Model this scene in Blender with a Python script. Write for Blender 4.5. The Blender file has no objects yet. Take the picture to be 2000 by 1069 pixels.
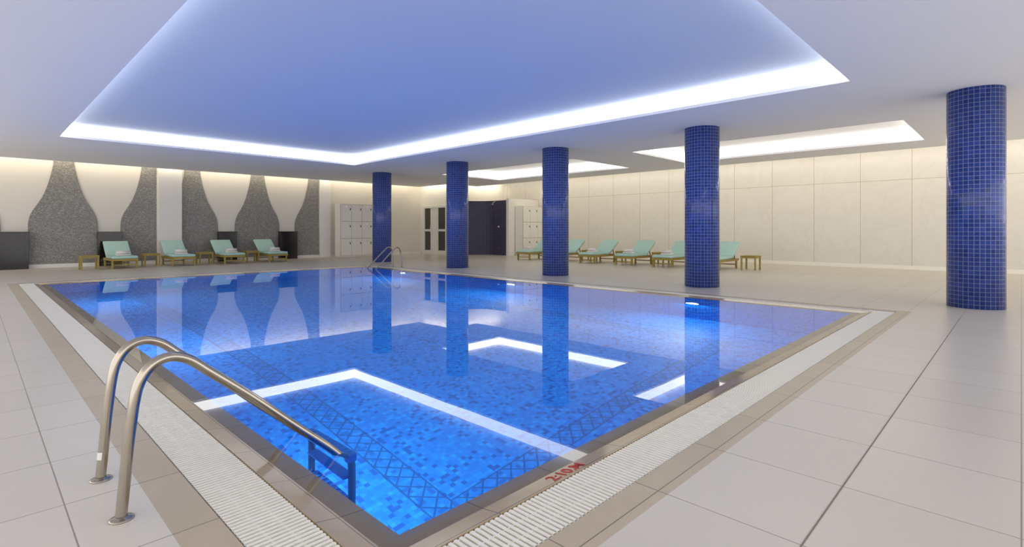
import bpy, bmesh, math, random
from mathutils import Vector, Matrix
random.seed(7)
U=1.2
ZOOM=None
S=bpy.context.scene
COL=S.collection
S.view_settings.view_transform='Standard'
S.view_settings.look='None'
S.view_settings.exposure=.27

# ------------------------------------------------------------------ materials
class NT:
    def __init__(s,name):
        s.mat=bpy.data.materials.new(name); s.mat.use_nodes=True
        s.t=s.mat.node_tree; s.n=s.t.nodes; s.l=s.t.links
        s.b=s.n['Principled BSDF']; s.out=s.n['Material Output']
    def put(s,sock,v):
        if v is None: return
        if hasattr(v,'is_output'): s.l.new(v,sock)
        else: sock.default_value=v
    def m(s,op,a,b=None,c=None):
        nd=s.n.new('ShaderNodeMath'); nd.operation=op
        s.put(nd.inputs[0],a); s.put(nd.inputs[1],b); s.put(nd.inputs[2],c)
        return nd.outputs[0]
    def pos(s,obj=False):
        if obj:
            nd=s.n.new('ShaderNodeTexCoord'); o=nd.outputs['Object']
        else:
            nd=s.n.new('ShaderNodeNewGeometry'); o=nd.outputs['Position']
        sp=s.n.new('ShaderNodeSeparateXYZ'); s.l.new(o,sp.inputs[0])
        s.vec=o
        return [s.m('DIVIDE',sp.outputs[i],U) for i in range(3)]
    def mix(s,f,a,b):
        nd=s.n.new('ShaderNodeMix'); nd.data_type='RGBA'
        s.put(nd.inputs[0],f)
        for k,v in ((6,a),(7,b)):
            if isinstance(v,tuple) and len(v)==3: v=v+(1,)
            s.put(nd.inputs[k],v)
        return nd.outputs[2]
    def comb(s,a,b,c=0.0):
        nd=s.n.new('ShaderNodeCombineXYZ'); s.put(nd.inputs[0],a); s.put(nd.inputs[1],b); s.put(nd.inputs[2],c)
        return nd.outputs[0]
    def rand(s,a,b):
        nd=s.n.new('ShaderNodeTexWhiteNoise'); nd.noise_dimensions='3D'
        s.l.new(s.comb(a,b),nd.inputs['Vector']); return nd.outputs['Value'], nd.outputs['Color']
    def noise(s,vec,scale,detail=3,rough=.5):
        nd=s.n.new('ShaderNodeTexNoise'); 
        if vec is not None: s.l.new(vec,nd.inputs['Vector'])
        nd.inputs['Scale'].default_value=scale; nd.inputs['Detail'].default_value=detail
        nd.inputs['Roughness'].default_value=rough
        return nd.outputs['Fac']
    def ramp(s,f,stops,interp='LINEAR'):
        nd=s.n.new('ShaderNodeValToRGB'); cr=nd.color_ramp; cr.interpolation=interp
        while len(cr.elements)<len(stops): cr.elements.new(.5)
        for e,(p,c) in zip(cr.elements,stops):
            e.position=p; e.color=tuple(c)+(1,) if len(c)==3 else c
        s.l.new(f,nd.inputs[0]); return nd.outputs[0]
    def tiles(s,a,b,sa,sb,oa=0.,ob=0.,w=.003):
        ua=s.m('DIVIDE',s.m('SUBTRACT',a,oa),sa); ub=s.m('DIVIDE',s.m('SUBTRACT',b,ob),sb)
        fa=s.m('FRACT',ua); fb=s.m('FRACT',ub)
        ea=s.m('MULTIPLY',s.m('MINIMUM',fa,s.m('SUBTRACT',1.,fa)),sa)
        eb=s.m('MULTIPLY',s.m('MINIMUM',fb,s.m('SUBTRACT',1.,fb)),sb)
        g=s.m('LESS_THAN',s.m('MINIMUM',ea,eb),w/2)
        r,rc=s.rand(s.m('FLOOR',ua),s.m('FLOOR',ub))
        return g,r,rc
    def bump(s,h,strength=.3,dist=.01):
        nd=s.n.new('ShaderNodeBump'); nd.inputs['Strength'].default_value=strength
        nd.inputs['Distance'].default_value=dist; s.l.new(h,nd.inputs['Height'])
        s.l.new(nd.outputs[0],s.b.inputs['Normal'])
    def set(s,color=None,rough=None,metal=None,spec=None,emis=None,estr=None):
        if color is not None:
            if isinstance(color,tuple) and len(color)==3: color=color+(1,)
            s.put(s.b.inputs['Base Color'],color)
        if rough is not None: s.put(s.b.inputs['Roughness'],rough)
        if metal is not None: s.b.inputs['Metallic'].default_value=metal
        if spec is not None: s.b.inputs['Specular IOR Level'].default_value=spec
        if emis is not None: s.b.inputs['Emission Color'].default_value=emis+(1,)
        if estr is not None: s.b.inputs['Emission Strength'].default_value=estr
        return s.mat

def plain(name,color,rough=.5,metal=0,spec=.5,var=.06,scale=8,bump=0):
    t=NT(name); t.pos(True)
    f=t.noise(t.vec,scale,4)
    c=t.mix(f,tuple(x*(1-var) for x in color),tuple(min(1,x*(1+var)) for x in color))
    if bump: t.bump(t.noise(t.vec,scale*12,3),bump,.003)
    return t.set(c,rough,metal,spec)
def emis(name,color,strength):
    return NT(name).set((.9,.9,.9),.6,emis=color,estr=strength)

M={}
M['ceil']=plain('ceiling_paint',(.86,.865,.90),.9,var=.02,scale=1)
M['recess']=plain('recess_blue_light_tint',(.60,.68,.82),.9,var=.03,scale=.6)  # blue light falling on the recess ceiling, put into its base colour
M['recess_w']=plain('recess_white',(.90,.88,.86),.9,var=.02)
M['recess_glow']=NT('recess_panel_added_glow').set((.9,.88,.86),.8,emis=(1,.97,.92),estr=.15)  # plain panel, no lamp; emission added to brighten small recesses and room
M['white']=plain('white_plaster',(.85,.83,.79),.8,var=.02,scale=2)
M['greige']=plain('warm_greige_plaster',(.78,.745,.68),.8,var=.02,scale=2)
M['cove']=emis('cove_glow',(1,.96,.89),2.8)
M['cove2']=emis('cove_glow_white',(1,.97,.90),2.4)

def floor_mat():
    t=NT('floor_tile'); x,y,z=t.pos()
    g,r,_=t.tiles(x,y,.533,.5,1.835,1.0,.0045)
    n=t.noise(t.vec,2.0,4,.5); n2=t.noise(t.vec,45,2)
    c=t.ramp(r,[(0,(.625,.58,.505)),(1,(.66,.615,.54))])
    c=t.mix(t.m('MULTIPLY',n,.22),c,(.55,.51,.45))
    c=t.mix(t.m('MULTIPLY',n2,.08),c,(.80,.75,.68))
    c=t.mix(g,c,(.29,.245,.20))
    t.bump(t.m('SUBTRACT',1.,g),.2,.003)
    return t.set(c,.32,spec=.45)
M['floor']=floor_mat()
def stone(name,c1,c2,sa,sb,oa,ob,rough=.35):
    t=NT(name); x,y,z=t.pos()
    g,r,_=t.tiles(x,y,sa,sb,oa,ob,.005)
    n=t.noise(t.vec,6,6,.6)
    c=t.mix(n,c1,c2); c=t.mix(t.m('MULTIPLY',r,.15),c,tuple(v*.6 for v in c1))
    c=t.mix(g,c,(.20,.16,.12))
    return t.set(c,rough)
M['coping']=stone('taupe_coping_stone',(.38,.29,.185),(.50,.395,.27),.4,.4,.1,.13,.15)
M['border']=stone('tan_border_tile',(.46,.375,.255),(.57,.475,.34),.533,.5,1.835,1.0,.35)
M['slat']=plain('grating_plastic',(.86,.83,.75),.45,var=.06,scale=10)
M['dark']=plain('dark_channel',(.035,.027,.02),.9)

PX0,PX1,PY0,PY1=1.0,7.5,1.5,13.05
PD=1.7
def pool_mat(name,ax):
    t=NT(name); p=t.pos(); a,b=p[ax[0]],p[ax[1]]
    s0=.036
    g,r,_=t.tiles(a,b,s0,s0,0,0,.003)
    c=t.ramp(r,[(0,(.002,.11,.48)),(.13,(.003,.205,.72)),(.45,(.004,.24,.78)),(.75,(.006,.28,.83)),(.93,(.012,.33,.88))],'CONSTANT')
    c=t.mix(t.m('MULTIPLY',g,.45),c,(.012,.16,.55))
    if ax==(0,1):
        x,y=p[0],p[1]
        dx=t.m('MINIMUM',t.m('SUBTRACT',x,PX0),t.m('SUBTRACT',PX1,x))
        dy=t.m('MINIMUM',t.m('SUBTRACT',y,PY0),t.m('SUBTRACT',PY1,y))
        d=t.m('MINIMUM',dx,dy)
        c0=1.02; w=.20
        e=t.m('ABSOLUTE',t.m('SUBTRACT',d,c0+w/2))
        inb=t.m('LESS_THAN',e,w/2)
        edge=t.m('MULTIPLY',t.m('GREATER_THAN',e,w/2-.014),inb)
        s1=t.m('ABSOLUTE',t.m('SUBTRACT',t.m('FRACT',t.m('DIVIDE',t.m('ADD',x,y),.14)),.5))
        s2=t.m('ABSOLUTE',t.m('SUBTRACT',t.m('FRACT',t.m('DIVIDE',t.m('SUBTRACT',x,y),.14)),.5))
        lat=t.m('MULTIPLY',t.m('LESS_THAN',t.m('MINIMUM',s1,s2),.07),inb)
        msk=t.m('MAXIMUM',edge,lat)
        c=t.mix(t.m('MULTIPLY',inb,.3),c,(.005,.20,.64))
        c=t.mix(t.m('MULTIPLY',msk,.8),c,(.002,.075,.28))
    return t.set(c,.5)
M['pf']=pool_mat('pool_mosaic_floor',(0,1))
M['pwx']=pool_mat('pool_mosaic_wall_a',(1,2))
M['pwy']=pool_mat('pool_mosaic_wall_b',(0,2))

def column_mat():
    t=NT('blue_mosaic'); x,y,z=t.pos(True)
    ang=t.m('ARCTAN2',y,x)
    a=t.m('MULTIPLY',ang,.295)
    per=2*math.pi*.295/34
    g,r,rc=t.tiles(a,z,per,per,math.pi*.295,0,.006)
    c=t.ramp(r,[(0,(.014,.036,.20)),(.35,(.018,.045,.25)),(.7,(.022,.054,.29)),(1,(.032,.068,.35))])
    c=t.mix(g,c,(.22,.26,.42))
    bp=t.n.new('ShaderNodeBump'); bp.inputs['Strength'].default_value=.35; bp.inputs['Distance'].default_value=.006
    t.l.new(t.m('SUBTRACT',1.,g),bp.inputs['Height'])
    sub=t.n.new('ShaderNodeVectorMath'); sub.operation='SUBTRACT'; t.l.new(rc,sub.inputs[0]); sub.inputs[1].default_value=(.5,.5,.5)
    sc=t.n.new('ShaderNodeVectorMath'); sc.operation='SCALE'; t.l.new(sub.outputs[0],sc.inputs[0]); sc.inputs['Scale'].default_value=.05
    ad=t.n.new('ShaderNodeVectorMath'); ad.operation='ADD'; t.l.new(bp.outputs[0],ad.inputs[0]); t.l.new(sc.outputs[0],ad.inputs[1])
    no=t.n.new('ShaderNodeVectorMath'); no.operation='NORMALIZE'; t.l.new(ad.outputs[0],no.inputs[0])
    t.l.new(no.outputs[0],t.b.inputs['Normal'])
    ro=t.m('ADD',t.m('MULTIPLY',g,.5),.12)
    return t.set(c,ro,spec=.35)
M['col']=column_mat()
def marble():
    t=NT('ivory_marble'); x,y,z=t.pos()
    g,r,rc=t.tiles(y,z,1.11,2.3,1.99,0,.012)
    off=t.n.new('ShaderNodeVectorMath'); off.operation='MULTIPLY_ADD'
    t.l.new(rc,off.inputs[0]); off.inputs[1].default_value=(8,8,8); t.l.new(t.vec,off.inputs[2])
    nd=t.n.new('ShaderNodeTexNoise'); t.l.new(off.outputs[0],nd.inputs['Vector'])
    nd.inputs['Scale'].default_value=1.3; nd.inputs['Detail'].default_value=8; nd.inputs['Distortion'].default_value=.8
    v=t.m('ABSOLUTE',t.m('SUBTRACT',nd.outputs['Fac'],.5))
    c=t.ramp(v,[(0,(.69,.665,.62)),(.03,(.715,.69,.645)),(.12,(.73,.705,.66))])
    c=t.mix(t.m('MULTIPLY',r,.25),c,(.66,.635,.58))
    c=t.mix(g,c,(.43,.37,.28))
    return t.set(c,.28,spec=.5)
M['marble']=marble()
def pebble():
    t=NT('grey_stone_mosaic'); x,y,z=t.pos()
    g,r,_=t.tiles(x,z,.030,.013,0,0,.003)
    vo=t.n.new('ShaderNodeTexVoronoi'); vo.inputs['Scale'].default_value=42; t.l.new(t.vec,vo.inputs['Vector'])
    sp=t.n.new('ShaderNodeSeparateXYZ'); t.l.new(vo.outputs['Color'],sp.inputs[0])
    rr=t.m('ADD',t.m('MULTIPLY',r,.6),t.m('MULTIPLY',sp.outputs[0],.4))
    c=t.ramp(rr,[(.1,(.17,.165,.155)),(.45,(.24,.232,.218)),(.7,(.30,.29,.272)),(.9,(.41,.40,.37))])
    return t.set(c,.5)
M['pebble']=pebble()
def navy():
    t=NT('navy_mosaic'); x,y,z=t.pos()
    g,r,_=t.tiles(t.m('SUBTRACT',x,y),z,.12,.055,0,0,.014)
    c=t.ramp(r,[(0,(.014,.012,.04)),(1,(.034,.030,.085))])
    c=t.mix(g,c,(.08,.075,.13)); return t.set(c,.5)
M['navy']=navy()
M['steel']=plain('brushed_steel',(.40,.36,.31),.17,metal=1,var=.05,scale=15)
M['bluepl']=plain('blue_plastic',(.01,.22,.75),.35)
M['black']=plain('black_stone',(.012,.009,.010),.15,var=.3,scale=5)
M['cush']=plain('mint_fabric',(.46,.69,.63),.85,var=.05,scale=6,bump=.3)
def wood():
    t=NT('golden_wood'); t.pos(True)
    mp=t.n.new('ShaderNodeMapping'); mp.inputs['Scale'].default_value=(14,2,14); t.l.new(t.vec,mp.inputs[0])
    n=t.noise(mp.outputs[0],3,5,.6)
    return t.set(t.mix(n,(.27,.19,.03),(.46,.335,.075)),.45)
M['wood']=wood()
M['towel']=plain('white_terry',(.84,.80,.76),.95,var=.05,scale=30,bump=.6)
M['locker']=plain('cream_laminate',(.86,.84,.79),.4,var=.02)
M['gap']=plain('dark_gap',(.22,.19,.15),.7)
M['handle']=plain('black_lock',(.02,.02,.02),.3)
M['chrome']=plain('chrome',(.8,.8,.8),.12,metal=1)
M['alu']=plain('white_aluminium',(.82,.81,.76),.35,var=.02)
M['glassd']=plain('dark_glass',(.05,.055,.05),.1)
M['red']=plain('red_paint',(.50,.02,.012),.5)
M['paper']=plain('white_sticker',(.75,.73,.7),.5)
M['lens']=emis('pool_lamp_lens',(.75,.92,1),1.2)
def water():
    t=NT('pool_water'); t.n.remove(t.b)
    gl=t.n.new('ShaderNodeBsdfGlass'); gl.inputs['IOR'].default_value=1.33; gl.inputs['Roughness'].default_value=0
    gl.inputs['Color'].default_value=(.95,.98,1,1)
    geo=t.n.new('ShaderNodeNewGeometry')
    n=t.noise(geo.outputs['Position'],2.0,1,.4)
    b=t.n.new('ShaderNodeBump'); b.inputs['Strength'].default_value=.010; b.inputs['Distance'].default_value=.02
    t.l.new(n,b.inputs['Height']); t.l.new(b.outputs[0],gl.inputs['Normal'])
    t.l.new(gl.outputs[0],t.out.inputs['Surface'])
    return t.mat
M['water']=water()

# ------------------------------------------------------------------ helpers
def mk(name,verts,faces,mats,parent=None,loc=None,rot=None,fm=None,smooth=False,sc=1.0):
    me=bpy.data.meshes.new(name)
    me.from_pydata([tuple(c*sc for c in v) for v in verts],[],faces)
    if not isinstance(mats,list): mats=[mats]
    for m in mats: me.materials.append(m)
    if fm:
        for p,i in zip(me.polygons,fm): p.material_index=i
    if smooth:
        for p in me.polygons: p.use_smooth=True
    me.update()
    o=bpy.data.objects.new(name,me); COL.objects.link(o)
    if parent: o.parent=parent
    if loc: o.location=loc
    if rot: o.rotation_euler=rot
    return o
def from_bm(name,bm,mat,parent=None,loc=None,rot=None,smooth=False):
    me=bpy.data.meshes.new(name); bm.to_mesh(me); bm.free()
    for m in (mat if isinstance(mat,list) else [mat]): me.materials.append(m)
    if smooth:
        for p in me.polygons: p.use_smooth=True
    o=bpy.data.objects.new(name,me); COL.objects.link(o)
    if parent: o.parent=parent
    if loc: o.location=loc
    if rot: o.rotation_euler=rot
    return o
def empty(name,loc,label,cat,rotz=0,group=None):
    o=bpy.data.objects.new(name,None); COL.objects.link(o); o.location=loc; o.rotation_euler=(0,0,rotz)
    o.empty_display_size=.1
    return tag(o,label,cat,group)
def tag(o,label,cat,group=None):
    o['label']=label; o['category']=cat
    if group: o['group']=group
    return o
def struct(o,label=None):
    o['kind']='structure'
    if label: o['label']=label
    return o
def add_box(bm,c,s,rot=None,bev=0,seg=2):
    r=bmesh.ops.create_cube(bm,size=1.0); vs=r['verts']
    bmesh.ops.scale(bm,vec=s,verts=vs)
    if bev:
        es=list({e for v in vs for e in v.link_edges})
        rr=bmesh.ops.bevel(bm,geom=es,offset=bev,segments=seg,affect='EDGES',profile=.5)
        vs=list({v for f in rr['faces'] for v in f.verts}|{v for v in vs if v.is_valid})
    m=Matrix.Translation(c)
    if rot: m=m@rot
    bmesh.ops.transform(bm,matrix=m,verts=vs)
def boxes(name,lst,mat,parent=None,bev=.004,loc=None,seg=2,smooth=False):
    bm=bmesh.new()
    for it in lst:
        add_box(bm,it[0],it[1],it[2] if len(it)>2 else None,bev,seg)
    return from_bm(name,bm,mat,parent,loc,smooth=smooth)
def catmull(P,n=8):
    P=[Vector(p) for p in P]; Q=[P[0]*2-P[1]]+P+[P[-1]*2-P[-2]]; out=[]
    for i in range(1,len(Q)-2):
        a,b,c,d=Q[i-1:i+3]
        for k in range(n):
            t=k/n
            out.append(.5*((2*b)+(c-a)*t+(2*a-5*b+4*c-d)*t*t+(3*b-a-3*c+d)*t**3))
    out.append(P[-1]); return out
def tube(name,pts,r,mat,parent=None,seg=20,smooth_path=True,ref=Vector((0,1,0))):
    pts=catmull(pts) if smooth_path else [Vector(p) for p in pts]
    V=[];F=[]
    for i,p in enumerate(pts):
        t=(pts[min(i+1,len(pts)-1)]-pts[max(i-1,0)]).normalized()
        a=ref-t*ref.dot(t)
        if a.length<1e-3: a=Vector((1,0,0))-t*t.x
        a.normalize(); b=t.cross(a)
        for k in range(seg):
            th=2*math.pi*k/seg; V.append(p+r*(math.cos(th)*a+math.sin(th)*b))
    for i in range(len(pts)-1):
        for k in range(seg):
            F.append((i*seg+k,i*seg+(k+1)%seg,(i+1)*seg+(k+1)%seg,(i+1)*seg+k))
    F.append(tuple(range(seg))[::-1]); F.append(tuple((len(pts)-1)*seg+k for k in range(seg)))
    return mk(name,V,F,mat,parent,smooth=True)
def lathe(name,prof,mat,parent=None,seg=48,loc=None,rot=None,smooth=True):
    V=[];F=[]
    for r,z in prof:
        for k in range(seg):
            th=2*math.pi*k/seg; V.append((r*math.cos(th),r*math.sin(th),z))
    for i in range(len(prof)-1):
        for k in range(seg):
            F.append((i*seg+k,i*seg+(k+1)%seg,(i+1)*seg+(k+1)%seg,(i+1)*seg+k))
    F.append(tuple(range(seg))[::-1]); F.append(tuple((len(prof)-1)*seg+k for k in range(seg)))
    o=mk(name,V,F,mat,parent,loc,rot)
    if smooth:
        for p in o.data.polygons[:-2]: p.use_smooth=True
    return o
def copy_thing(root,loc,rotz=None,label=None):
    def cp(o,par):
        n=o.copy(); COL.objects.link(n)
        if par: n.parent=par; n.matrix_parent_inverse=o.matrix_parent_inverse.copy()
        for ch in list(o.children): cp(ch,n)
        return n
    r=cp(root,None); r.location=loc
    if rotz is not None: r.rotation_euler=(0,0,rotz)
    if label: r['label']=label
    return r
def grid_rects(x0,x1,y0,y1,z,holes):
    xs=sorted({x0,x1}|{h[0] for h in holes if x0<h[0]<x1}|{h[1] for h in holes if x0<h[1]<x1})
    ys=sorted({y0,y1}|{h[2] for h in holes if y0<h[2]<y1}|{h[3] for h in holes if y0<h[3]<y1})
    V=[];F=[]
    for i in range(len(xs)-1):
        for j in range(len(ys)-1):
            cx=(xs[i]+xs[i+1])/2; cy=(ys[j]+ys[j+1])/2
            if any(h[0]<cx<h[1] and h[2]<cy<h[3] for h in holes): continue
            n=len(V)
            V+=[(xs[i],ys[j],z),(xs[i+1],ys[j],z),(xs[i+1],ys[j+1],z),(xs[i],ys[j+1],z)]
            F.append((n,n+1,n+2,n+3))
    return V,F

# ------------------------------------------------------------------ room shell
WX,WY=16.6,18.6
H=2.82; HT=3.35
XM,YM=-4.0,-4.5
b=.54
V,F=grid_rects(XM,WX,YM,WY,0,[(PX0-b,PX1+b,PY0-b,PY1+b)])
struct(mk('floor',V,F,M['floor'],sc=U),'pale stone tiled pool deck')

REC=[(1.19,7.47,1.5,13.4),(10.7,13.36,1.4,6.5),(10.7,13.36,8.2,13.6)]
V,F=grid_rects(XM,13.1,YM,18.15,H,REC)
V2,F2=grid_rects(13.1,14.6,YM,16.2,H,REC)
n=len(V); V+=V2; F+=[tuple(i+n for i in f) for f in F2]
edge=[(XM,18.15),(13.1,18.15),(13.1,16.2),(14.6,16.2),(14.6,YM)]
for a,c in zip(edge[:-1],edge[1:]):
    n=len(V); V+=[(a[0],a[1],H),(c[0],c[1],H),(c[0],c[1],H+.06),(a[0],a[1],H+.06)]; F.append((n,n+1,n+2,n+3))
struct(mk('ceiling',V,F,M['ceil'],sc=U),'pale painted dropped ceiling')
V=[(XM,15.9,HT),(WX,15.9,HT),(WX,WY,HT),(XM,WY,HT),(12.9,YM,HT),(WX,YM,HT),(WX,15.9,HT),(12.9,15.9,HT)]
struct(mk('ceiling',V,[(0,1,2,3),(4,5,6,7)],M['recess_w'],sc=U),'upper slab above the wall light troughs')

for i,(x0,x1,y0,y1) in enumerate(REC):
    dz=.27; lip=.045
    def ring(o,z): return [(x0+o,y0+o,z),(x1-o,y0+o,z),(x1-o,y1-o,z),(x0+o,y1-o,z)]
    R=[ring(0,H),ring(.0,H+lip),ring(0,H+dz)]
    V=R[0]+R[1]+R[2]
    F=[(k,(k+1)%4,4+(k+1)%4,4+k) for k in range(4)]+[(8,9,10,11)]
    struct(mk('ceiling',V,F,[M['ceil'],M['recess'] if i==0 else M['recess_glow']],fm=[0,0,0,0,1],sc=U),
           'recessed ceiling panel with blue light put into its colour' if i==0 else 'white recessed ceiling panel with added glow')
    V=R[1]+R[2]; F=[(k,(k+1)%4,4+(k+1)%4,4+k) for k in range(4)]
    o=mk('cove_light',V,F,M['cove'] if i==0 else M['cove2'],sc=U)
    tag(o,'large glowing white cove light around the recessed ceiling' if i==0 else
        'glowing white rectangular cove light in a small ceiling recess','ceiling light')

def wallq(name,pts,mat,label):
    V=[];F=[]
    for (a,c) in zip(pts[:-1],pts[1:]):
        n=len(V); V+=[(a[0],a[1],0),(c[0],c[1],0),(c[0],c[1],HT),(a[0],a[1],HT)]; F.append((n,n+1,n+2,n+3))
    return struct(mk(name,V,F,mat,sc=U),label)
wallq('wall_left',[(XM,WY),(13.5,WY)],M['greige'],'warm greige plaster wall')
wallq('wall_back',[(13.5,WY),(13.5,16.6),(WX,16.6)],M['white'],'warm white plaster wall with glazed doors')
wallq('wall_right',[(WX,16.6),(WX,YM)],M['marble'],'ivory marble panelled wall')

def bboard(name,x0,x1,y0,y1,mat):
    return struct(boxes(name,[(((x0+x1)/2*U,(y0+y1)/2*U,.05*U),(abs(x1-x0)*U,abs(y1-y0)*U,.10*U))],mat,bev=.004))
bboard('baseboard_left',XM,13.46,WY-.055,WY-.035,M['white'])
bboard('baseboard_right',WX-.025,WX,YM,14.55,M['locker'])
bboard('baseboard_back',13.52,14.0,16.58,16.6,M['white'])
struct(boxes('trim_1',[(((-3+8.0)/2*U,.5*U,.0006),(11.0*U,.005*U,.003))],M['gap'],bev=0),'dark movement joint in the floor tiles')

# ------------------------------------------------------------------ stone bottle panels on left wall
PROF=[(.72,0),(.72,1.12),(.715,1.22),(.69,1.36),(.63,1.52),(.53,1.70),(.44,1.88),(.37,2.08),(.31,2.3),(.265,2.5),(.235,2.66),(.215,2.8),(.21,3.0)]
def bottle(cx,lo=-99,hi=99):
    V=[];F=[];yb=WY-.006;yf=WY-.034
    n=len(PROF)
    for w,z in PROF:
        l=max(cx-w,lo); r=min(cx+w,hi)
        V+=[(l,yf,z),(r,yf,z),(r,yb,z),(l,yb,z)]
    for i in range(n-1):
        for k in range(4):
            if k==2: continue
            a=i*4+k; c=i*4+(k+1)%4
            F.append((a,c,c+4,a+4))
    o=mk('stone_mosaic_panel',V,F,M['pebble'],sc=U)
    tag(o,'grey stone mosaic panel shaped like a narrow-necked bottle','wall decoration','bottle-shaped wall panels')
for cx,lo,hi in [(-.214,-99,99),(1.746,-99,99),(3.705,-99,4.20),(4.81,4.22,99),(6.76,-99,99),(8.74,-99,8.90)]:
    bottle(cx,lo,hi)
struct(boxes('trim_2',[((9.13*U,(WY-.06)*U,HT/2*U),(.42*U,.12*U,HT*U))],M['white'],bev=.005),'white plaster pier beside the stone motif')
struct(boxes('trim_3',[((4.17*U,(WY-.11)*U,HT/2*U),(.62*U,.22*U,HT*U))],M['white'],bev=.02),'cream plaster pilaster between the stone panels')

def plinth(x0,x1,yf):
    w=(x1-x0)*U; d=(WY-.06-yf)*U; h=.96*U
    bm=bmesh.new()
    add_box(bm,(0,0,h/2),(w,d,h),bev=.006)
    add_box(bm,(0,-.004,h-.02),(w+.016,d+.008,.04),bev=.006)
    add_box(bm,(0,-d/2-.003,h*.5),(w*.86,.012,h*.78),bev=.003)
    o=from_bm('black_plinth',bm,M['black'],loc=((x0+x1)/2*U,(WY-.06+yf)/2*U,0))
    tag(o,'glossy black stone block standing against the motif wall','plinth','black blocks along the motif wall')
for x0,x1 in [(-.0,1.03),(2.44,2.99),(5.50,6.04),(7.43,8.03)]:
    plinth(x0,x1,18.36)

def column(x,y,label):
    r=.295
    o=lathe('mosaic_column',[(r*U,0.001),(r*U,H*U-.001)],M['col'],seg=96,loc=(x*U,y*U,0))
    return tag(o,label,'column','blue mosaic columns')
for x,y,l in [(9.12,.43,'round royal blue mosaic tiled column standing alone on the deck'),
              (9.1,4.10,'blue mosaic tiled column between the pool and sun loungers'),
              (9.1,7.48,'blue mosaic tiled column near the lockers and loungers'),
              (9.1,10.88,'blue mosaic tiled column in front of the glazed doors'),
              (9.1,14.60,'blue mosaic tiled column next to the cream locker cabinet')]:
    column(x,y,l)

# ------------------------------------------------------------------ pool
pool=empty('swimming_pool',((PX0+PX1)/2*U,(PY0+PY1)/2*U,0),'rectangular indoor pool with blue mosaic lining and still water','swimming pool')
px,py=(PX0+PX1)/2,(PY0+PY1)/2
def pmk(name,V,F,mats,**k):
    V=[(v[0]-px,v[1]-py,v[2]) for v in V]
    return mk(name,V,F,mats,parent=pool,sc=U,**k)
ZC=-.032
pmk('basin_floor',[(PX0,PY0,-PD),(PX1,PY0,-PD),(PX1,PY1,-PD),(PX0,PY1,-PD)],[(0,1,2,3)],M['pf'])
pmk('basin_wall',[(PX0,PY0,-PD),(PX0,PY1,-PD),(PX0,PY1,ZC),(PX0,PY0,ZC)],[(0,1,2,3)],M['pwx'])
pmk('basin_wall',[(PX1,PY0,-PD),(PX1,PY1,-PD),(PX1,PY1,ZC),(PX1,PY0,ZC)],[(3,2,1,0)],M['pwx'])
pmk('basin_wall',[(PX0,PY0,-PD),(PX1,PY0,-PD),(PX1,PY0,ZC),(PX0,PY0,ZC)],[(3,2,1,0)],M['pwy'])
pmk('basin_wall',[(PX0,PY1,-PD),(PX1,PY1,-PD),(PX1,PY1,ZC),(PX0,PY1,ZC)],[(0,1,2,3)],M['pwy'])
def rg(o,z): return [(PX0-o,PY0-o,z),(PX1+o,PY0-o,z),(PX1+o,PY1+o,z),(PX0-o,PY1+o,z)]
R4=[(k,(k+1)%4,4+(k+1)%4,4+k) for k in range(4)]
cw,gw=.18,.40
V=rg(0,ZC)+rg(cw,0)+rg(cw,-.08); pmk('coping',V,R4+[tuple(i+4 for i in f) for f in R4],M['coping'])
V=rg(cw,-.06)+rg(gw,-.06)+rg(gw,0); pmk('drain_channel',V,R4+[tuple(i+4 for i in f) for f in R4],M['dark'])
V=rg(gw,0)+rg(b,0); pmk('border_tile',V,R4,M['border'])
ZW=-.016
pmk('water',rg(cw*.5,ZW),[(0,1,2,3)],M['water'])
def grating(x0,x1,y0,y1,along):
    V=[];F=[]
    def bx(a0,a1,b0,b1,z0,z1):
        n=len(V)
        V.extend([(a0,b0,z0),(a1,b0,z0),(a1,b1,z0),(a0,b1,z0),(a0,b0,z1),(a1,b0,z1),(a1,b1,z1),(a0,b1,z1)])
        F.extend([(n+4,n+5,n+6,n+7),(n,n+1,n+5,n+4),(n+1,n+2,n+6,n+5),(n+2,n+3,n+7,n+6),(n+3,n,n+4,n+7)])
    p=.023; w=.0120; t=.016
    m=.006
    if along=='y':
        k=int((y1-y0)/p)
        for i in range(k): bx(x0+m,x1-m,y0+i*p,y0+i*p+w,-t,-.0015)
        for q in (.04,.35,.65,.96):
            xx=x0+(x1-x0)*q; bx(xx-.003,xx+.003,y0,y1,-t*1.3,-.006)
    else:
        k=int((x1-x0)/p)
        for i in range(k): bx(x0+i*p,x0+i*p+w,y0+m,y1-m,-t,-.0015)
        for q in (.04,.35,.65,.96):
            yy=y0+(y1-y0)*q; bx(x0,x1,yy-.003,yy+.003,-t*1.3,-.006)
    pmk('drain_grating',V,F,M['slat'])
grating(PX0-gw,PX0-cw,PY0-cw,PY1+gw,'y')
grating(PX1+cw,PX1+gw,PY0-cw,PY1+gw,'y')
grating(PX0-gw,PX1+gw,PY0-gw,PY0-cw,'x')
grating(PX0-cw,PX1+cw,PY1+cw,PY1+gw,'x')
cu=bpy.data.curves.new('t','FONT'); cu.body='2:10.M'; cu.size=.10; cu.extrude=.0008; cu.space_character=1.0; cu.offset=.0006
to=bpy.data.objects.new('t',cu); COL.objects.link(to)
dg=bpy.context.evaluated_depsgraph_get(); dg.update()
me=bpy.data.meshes.new_from_object(to.evaluated_get(dg)); me.materials.clear(); me.materials.append(M['red'])
bpy.data.objects.remove(to)
wtx=max(v.co.x for v in me.vertices)
dm=bpy.data.objects.new('depth_marking',me); COL.objects.link(dm); dm.parent=pool
ty=1.338; tz=ZC*(ty-(PY0-cw))/cw
dm.location=((1.62-px)*U,(ty-py)*U,tz*U+.002); dm.rotation_euler=(-math.atan(.032/.18),0,0)
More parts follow.
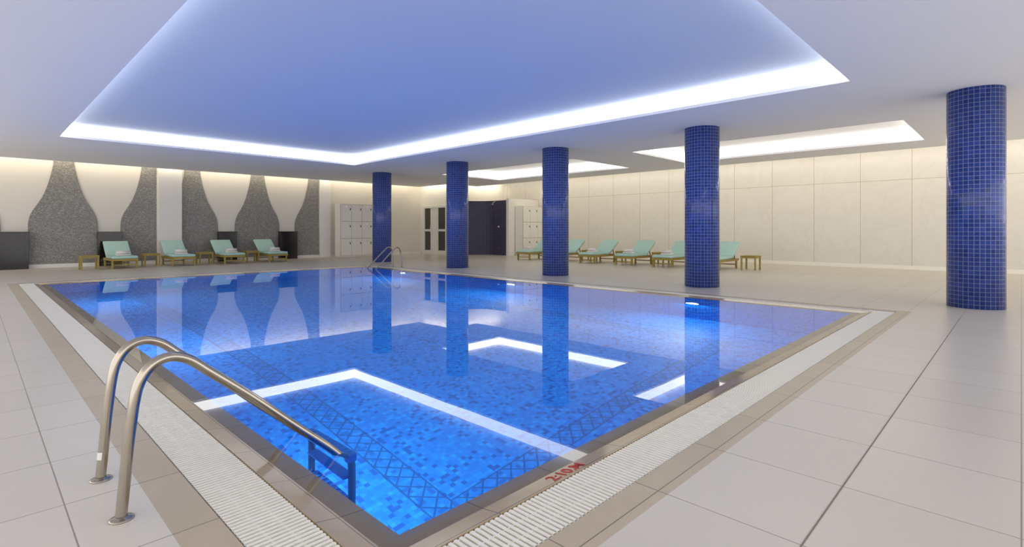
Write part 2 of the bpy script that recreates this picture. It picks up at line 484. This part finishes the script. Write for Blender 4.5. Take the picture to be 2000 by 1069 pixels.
dm.scale=(.25/wtx,.98,1)
dm['label']='red painted depth marking 2:10.M'

def pool_lamp(x,y,sx):
    e=empty('pool_lamp',((x+.012*sx)*U,y*U,-.5*U),'round underwater pool light set in the mosaic wall','pool light',rotz=0 if sx>0 else math.pi,group='underwater lights')
    lathe('lamp_ring',[(.10,0),(.125,.0),(.125,.02),(.10,.03),(.09,.02)],M['chrome'],e,seg=32,rot=(0,math.pi/2,0))
    lathe('lamp_lens',[(.088,.005),(.088,.018),(.06,.026),(.02,.03)],M['lens'],e,seg=32,rot=(0,math.pi/2,0))
    ld=bpy.data.lights.new('lamp_beam','AREA'); ld.shape='DISK'; ld.size=.22; ld.energy=48; ld.color=(.85,.95,1)
    lo=bpy.data.objects.new('lamp_beam',ld); COL.objects.link(lo); lo.parent=e; lo.location=(.06,0,0)
    lo.rotation_euler=(0,-math.radians(62),0)
for y in (3.1,7.0,10.9): pool_lamp(PX0,y,1)
for y in (3.5,7.25,11.0): pool_lamp(PX1,y,-1)

def ladder(x,y,rotz,label,sticker):
    e=empty('pool_ladder',(x*U,y*U,0),label,'pool ladder',rotz=rotz,group='stainless pool ladders')
    pts=[(-.002,0,0.001),(.008,0,.12),(.022,0,.28),(.040,0,.42),(.064,0,.487),(.10,0,.525),(.15,0,.537),(.205,0,.517),(.27,0,.462),(.36,0,.385),(.447,0,.308),(.60,0,.165),(.76,0,.02),(.83,0,-.06),(.862,0,-.14),(.87,0,-.25),(.87,0,-.6),(.87,0,-1.0)]
    for s in (-.207,.207):
        tube('rail',[(p[0]*U,s*U,p[2]*U) for p in pts],.0215,M['steel'],e)
        lathe('base_flange',[(.045,0.001),(.045,.004),(.038,.008),(.026,.010),(.0225,.014)],M['steel'],e,seg=32,loc=(0,s*U,0))
        boxes('rail_sleeve',[((.864*U,s*U,-.11*U),(.048*U,.042*U,.09*U))],M['bluepl'],e,bev=.013,seg=3)
    for z in (-.09,-.34,-.59,-.84):
        L=[((.865*U,0,z*U),(.07,.38*U,.018))]
        for k in range(9): L.append(((.865*U,(-.17+.0425*k)*U,z*U+.010),(.066,.014,.006)))
        boxes('step',L,M['bluepl'],e,bev=.003)
    if sticker:
        V=[];F=[];n=8
        for k in range(n+1):
            a=math.pi*(.85+ .55*k/n)
            for z in (.10,.135): V.append((.0225*math.cos(a)+.006+ (z-.1)*.08,.0225*math.sin(a),z))
        for k in range(n): F.append((2*k,2*k+2,2*k+3,2*k+1))
        mk('sticker',V,F,M['paper'],e,loc=(0,.207*U,0)) ['label']='small white adhesive label'
    return e
ladder(.362,2.441,0,'stainless steel pool ladder with arched rails and blue steps',True)
ladder(8.12,12.25,math.pi,'stainless steel pool ladder near the blue column and lockers',False)

# ------------------------------------------------------------------ lockers
def lockers(x,y):
    w,d,h=1.31*U,.40*U,1.97*U
    e=empty('locker_cabinet',(x*U,y*U,0),'cream locker cabinet with nine doors beside a blue column','locker',group='cream locker cabinets')
    bm=bmesh.new(); add_box(bm,(w/2,d/2,h/2+.02),(w,d,h-.04),bev=.004); add_box(bm,(w/2,d/2+.02,.031),(w-.05,d-.05,.06),bev=.002)
    from_bm('body',bm,M['locker'],e)
    boxes('recess_backing',[((w/2,-.002,h/2+.03),(w-.03,.012,h-.10))],M['gap'],e,bev=0)
    cw_=(w-.03)/3; rh=(h-.10)/3
    for i in range(3):
        for j in range(3):
            cx=.015+cw_*(i+.5); cz=.08+rh*(j+.5)
            dr=boxes('door',[((0,0,0),(cw_-.014,.02,rh-.014))],M['locker'],e,bev=.003,loc=(cx,-.016,cz))
            boxes('lock',[((cw_*.36,-.016,rh*.22),(.035,.016,.09)),((cw_*.36,-.026,rh*.22),(.014,.014,.03))],M['handle'],dr,bev=.003)
            boxes('number_plate',[((0,-.012,rh*.36),(.06,.004,.025))],M['chrome'],dr,bev=.001)
    return e
L1=lockers(9.36,17.8)
copy_thing(L1,(15.15*U,14.12*U,0),label='cream locker cabinet with nine doors against the white partition')

# ------------------------------------------------------------------ shower area
def strip_wall(name,pts,th,h,mat):
    V=[];F=[];n=len(pts)
    P=[Vector((p[0],p[1],0)) for p in pts]
    for i,p in enumerate(P):
        t=(P[min(i+1,n-1)]-P[max(i-1,0)]).normalized(); nn=Vector((-t.y,t.x,0))*th/2
        for q,z in ((p-nn,0),(p+nn,0),(p+nn,h),(p-nn,h)): V.append((q.x,q.y,z))
    for i in range(n-1):
        for k in range(4):
            a=i*4+k;c=i*4+(k+1)%4; F.append((a,c,c+4,a+4))
    F.append((0,1,2,3)); F.append(tuple((n-1)*4+k for k in (3,2,1,0)))
    return mk(name,V,F,mat,sc=U)
arc=[(14.86,14.72),(14.86,15.35)]
for k in range(1,11):
    a=math.radians(9*k); arc.append((13.86+1.0*math.cos(a),15.35+1.0*math.sin(a)))
o=strip_wall('shower_wall',arc,.10,2.2,M['navy'])
tag(o,'curved dark navy mosaic tiled shower wall','shower wall')
o=strip_wall('wall_partition',[(14.80,14.62),(16.58,14.62)],.14,2.26,M['white']); struct(o,'low white partition wall beside the shower')
sh=empty('shower',((14.80)*U,15.2*U,1.6*U),'chrome wall shower with head and control on navy mosaic','shower')
tube('shower_arm',[(0,0,.60),(-.12,0,.66),(-.24,0,.63),(-.30,0,.56)],.012,M['chrome'],sh,seg=10)
lathe('shower_head',[(.015,.05),(.03,.03),(.075,0),(.07,-.012)],M['chrome'],sh,seg=24,loc=(-.32,0,.50),rot=(0,.5,0))
lathe('shower_valve',[(.05,0),(.05,.015),(.02,.02),(.02,.06)],M['chrome'],sh,seg=24,loc=(0,-.1,-.55),rot=(0,-math.pi/2,0))

# ------------------------------------------------------------------ doors on back wall (plane x=13.5)
def dbox(y0,y1,z0,z1,x0,x1): return (((x0+x1)/2*U,(y0+y1)/2*U,(z0+z1)/2*U),((x1-x0)*U,(y1-y0)*U,(z1-z0)*U))
fr=[]
Y0,Y1=16.72,18.36; Z1=2.02
fx0,fx1=13.44,13.5
for y in (Y0,Y0+.60,17.70,Y1-.12): fr.append(dbox(y,y+.12,0,Z1,fx0,fx1))
fr.append(dbox(Y0,Y1,Z1-.09,Z1,fx0-.01,fx1)); 
for z in (0,.96): 
    hh=.16 if z==0 else .08
    fr.append(dbox(17.80,Y1-.10,z,z+hh,fx0+.01,fx1)); fr.append(dbox(Y0+.10,Y0+.62,z,z+hh,fx0+.01,fx1))
fr.append(dbox(Y0+.70,17.71,0,Z1-.07,fx0+.02,fx1))
d1=boxes('door_1',fr,M['alu'],bev=.003); struct(d1,'white framed glazed double door')
for (a,c) in ((17.83,Y1-.13),(Y0+.13,Y0+.59)):
    for z0,z1 in ((.17,.95),(1.05,1.92)):
        boxes('glass_pane',[dbox(a,c,z0,z1,fx0+.03,fx1-.01)],M['glassd'],d1,bev=0)
boxes('door_handle',[dbox(17.76,17.79,.9,1.2,fx0-.04,fx0-.02),dbox(17.76,17.79,.92,.95,fx0-.03,fx0+.02),dbox(17.76,17.79,1.15,1.18,fx0-.03,fx0+.02)],M['chrome'],d1,bev=.004)

# ------------------------------------------------------------------ loungers
def lounger(loc,rotz,label,grp):
    e=empty('sun_lounger',loc,label,'sun lounger',rotz,grp)
    W=.70; LS=1.08; LB=.74; an=math.radians(36)
    lst=[((-W/2+.03,(LS+.45)/2,.27),(.045,LS+.45,.07)),((W/2-.03,(LS+.45)/2,.27),(.045,LS+.45,.07)),
         ((0,.025,.27),(W-.02,.045,.07)),((0,LS+.43,.27),(W-.02,.045,.07))]
    for k in range(10): lst.append(((0,.10+k*.105,.295),(W-.10,.06,.018)))
    boxes('frame',lst,M['wood'],e)
    for sx in (-1,1):
        for yy in (.10,LS+.30):
            boxes('leg',[((sx*(W/2-.035),yy,.1355),(.05,.06,.27))],M['wood'],e)
    for yy in (.10,LS+.30):
        boxes('stretcher',[((0,yy,.12),(W-.12,.03,.035))],M['wood'],e)
    R=Matrix.Rotation(an,4,'X')
    o=Vector((0,LS,.305))
    def bp(a,c): return o+R.to_3x3()@Vector((a,c,0))
    bl=[(bp(-W/2+.07,LB/2),(.04,LB,.035),R),(bp(W/2-.07,LB/2),(.04,LB,.035),R),(bp(0,LB-.02),(W-.10,.05,.03),R)]
    for k in range(6): bl.append((bp(0,.06+k*.11),(W-.14,.06,.016),R))
    boxes('backrest_frame',bl,M['wood'],e)
    for sx in (-1,1):
        boxes('back_strut',[((sx*.22,LS+.38,.40),(.03,.03,.25),Matrix.Rotation(.35,4,'X'))],M['wood'],e)
    boxes('seat_cushion',[((0,LS/2+.005,.348),(W-.02,LS-.01,.085))],M['cush'],e,bev=.03,seg=4,smooth=True)
    c=o+R.to_3x3()@Vector((0,LB/2+.03,.065))
    boxes('back_cushion',[(c,(W-.02,LB+.02,.085),R)],M['cush'],e,bev=.03,seg=4,smooth=True)
    return e
def towel(loc,rotz):
    bm=bmesh.new()
    add_box(bm,(0,0,.028),(.36,.22,.05),bev=.022,seg=4)
    o=from_bm('folded',bm,M['towel'],smooth=True)
    me0=o.data; bpy.data.objects.remove(o)
    V=[];F=[];N=60;L=.34
    for i in range(N+1):
        t=i/N; a=t*2*math.pi*2.6; r=.012+.036*t
        for x in (-L/2,L/2):
            for rr in (r,r+.010): V.append((x,rr*math.cos(a),rr*math.sin(a)+.102))
    for i in range(N):
        k=i*4; q=k+4
        F+= [(k,k+2,q+2,q),(k+1,q+1,q+3,k+3),(k,q,q+1,k+1),(k+2,k+3,q+3,q+2)]
    bm=bmesh.new(); bm.from_mesh(me0)
    me=bpy.data.meshes.new('x'); me.from_pydata(V,[],F); bm.from_mesh(me)
    o=from_bm('towel',bm,M['towel'],loc=loc,rot=(0,0,rotz),smooth=True)
    return tag(o,'rolled and folded white towel on a mint lounger cushion','towel','white pool towels')
def side_table(loc,label):
    e=empty('side_table',loc,label,'side table',0,'wooden side tables')
    w=.46;h=.43
    L=[((0,-w/2+.03,h-.012),(w,.06,.024)),((0,w/2-.03,h-.012),(w,.06,.024)),((-w/2+.03,0,h-.012),(.06,w-.12,.024)),((w/2-.03,0,h-.012),(.06,w-.12,.024))]
    for k in range(5): L.append(((-.13+k*.065,0,h-.014),(.055,w-.12,.018)))
    boxes('table_top',L,M['wood'],e,bev=.003)
    boxes('apron',[((0,s*(w/2-.03),h-.05),(w-.06,.02,.05)) for s in (-1,1)]+[((s*(w/2-.03),0,h-.05),(.02,w-.06,.05)) for s in (-1,1)],M['wood'],e,bev=.002)
    for a in (-1,1):
        for c in (-1,1):
            boxes('leg',[((a*(w/2-.03),c*(w/2-.03),(h-.024)/2+.0005),(.045,.045,h-.024))],M['wood'],e)
    return e
la='wooden sun lounger with mint cushions facing the pool'
lb='wooden sun lounger with mint cushions beside the marble wall'
LY=16.78
base=lounger((2.8*U,LY*U,0),0,la,'loungers by the motif wall')
tw0=towel((2.8*U,LY*U+.42,.39),.1)
for i,x in enumerate((4.15,5.47,6.75)):
    copy_thing(base,(x*U,LY*U,0))
    t=tw0.copy(); COL.objects.link(t); t.location=(x*U,LY*U+.40,.39); t.rotation_euler=(0,0,(-.1,.05,.0)[i])
for y in (12.05,10.74,9.43,8.15,6.94,5.66):
    r=copy_thing(base,(12.9*U,y*U,0),-math.pi/2,lb); r['group']='loungers by the marble wall'
    t=tw0.copy(); COL.objects.link(t); t.location=(12.9*U+.40,y*U,.39); t.rotation_euler=(0,0,-math.pi/2)
st=side_table((2.08*U,17.0*U,0),'small wooden slatted side table next to a lounger')
for x in (3.47,4.81,6.11): copy_thing(st,(x*U,17.35*U,0))
copy_thing(st,(13.75*U,4.92*U,0),0,'small wooden slatted side table at the lounger row end')
for y in (11.4,10.08,8.79,7.55,6.3): copy_thing(st,(14.0*U,y*U,0))

# ------------------------------------------------------------------ lights
def area(name,loc,sx,sy,energy,color,rot):
    ld=bpy.data.lights.new(name,'AREA'); ld.shape='RECTANGLE'; ld.size=sx*U; ld.size_y=sy*U; ld.energy=energy; ld.color=color
    o=bpy.data.objects.new(name,ld); COL.objects.link(o); o.location=tuple(c*U for c in loc); o.rotation_euler=rot
    return o
WARM=(1,.87,.62)
area('wall_wash_light',(4.6,18.22,3.02),17.0,.10,66,WARM,(math.radians(50),0,0))
area('wall_wash_light',(14.8,5.8,3.06),.16,20.0,115,WARM,(0,math.radians(-62),0))
area('wall_wash_light',(13.2,17.4,3.0),.1,1.8,9,WARM,(0,math.radians(-50),0))
area('wall_wash_light',(15.0,16.28,3.0),2.6,.1,12,WARM,(math.radians(50),0,0))

w=bpy.data.worlds.new('World'); S.world=w; w.use_nodes=True
bg=w.node_tree.nodes['Background']; bg.inputs[0].default_value=(1,.965,.925,1); bg.inputs[1].default_value=1.85

# ------------------------------------------------------------------ camera
cam=bpy.data.cameras.new('camera'); co=bpy.data.objects.new('camera',cam); COL.objects.link(co)
psi=math.radians(44.15)
co.location=(0,0,U)
co.rotation_euler=(math.pi/2,0,psi-math.pi/2)
k,cx,cy=ZOOM if ZOOM else (1,1000,534.5)
cam.sensor_width=36; cam.lens=1025/2000*36*k; cam.shift_y=(-84.5+(534.5-cy))/2000*k; cam.shift_x=(cx-1000)/2000*k
cam.clip_start=.05; cam.clip_end=200
S.camera=co
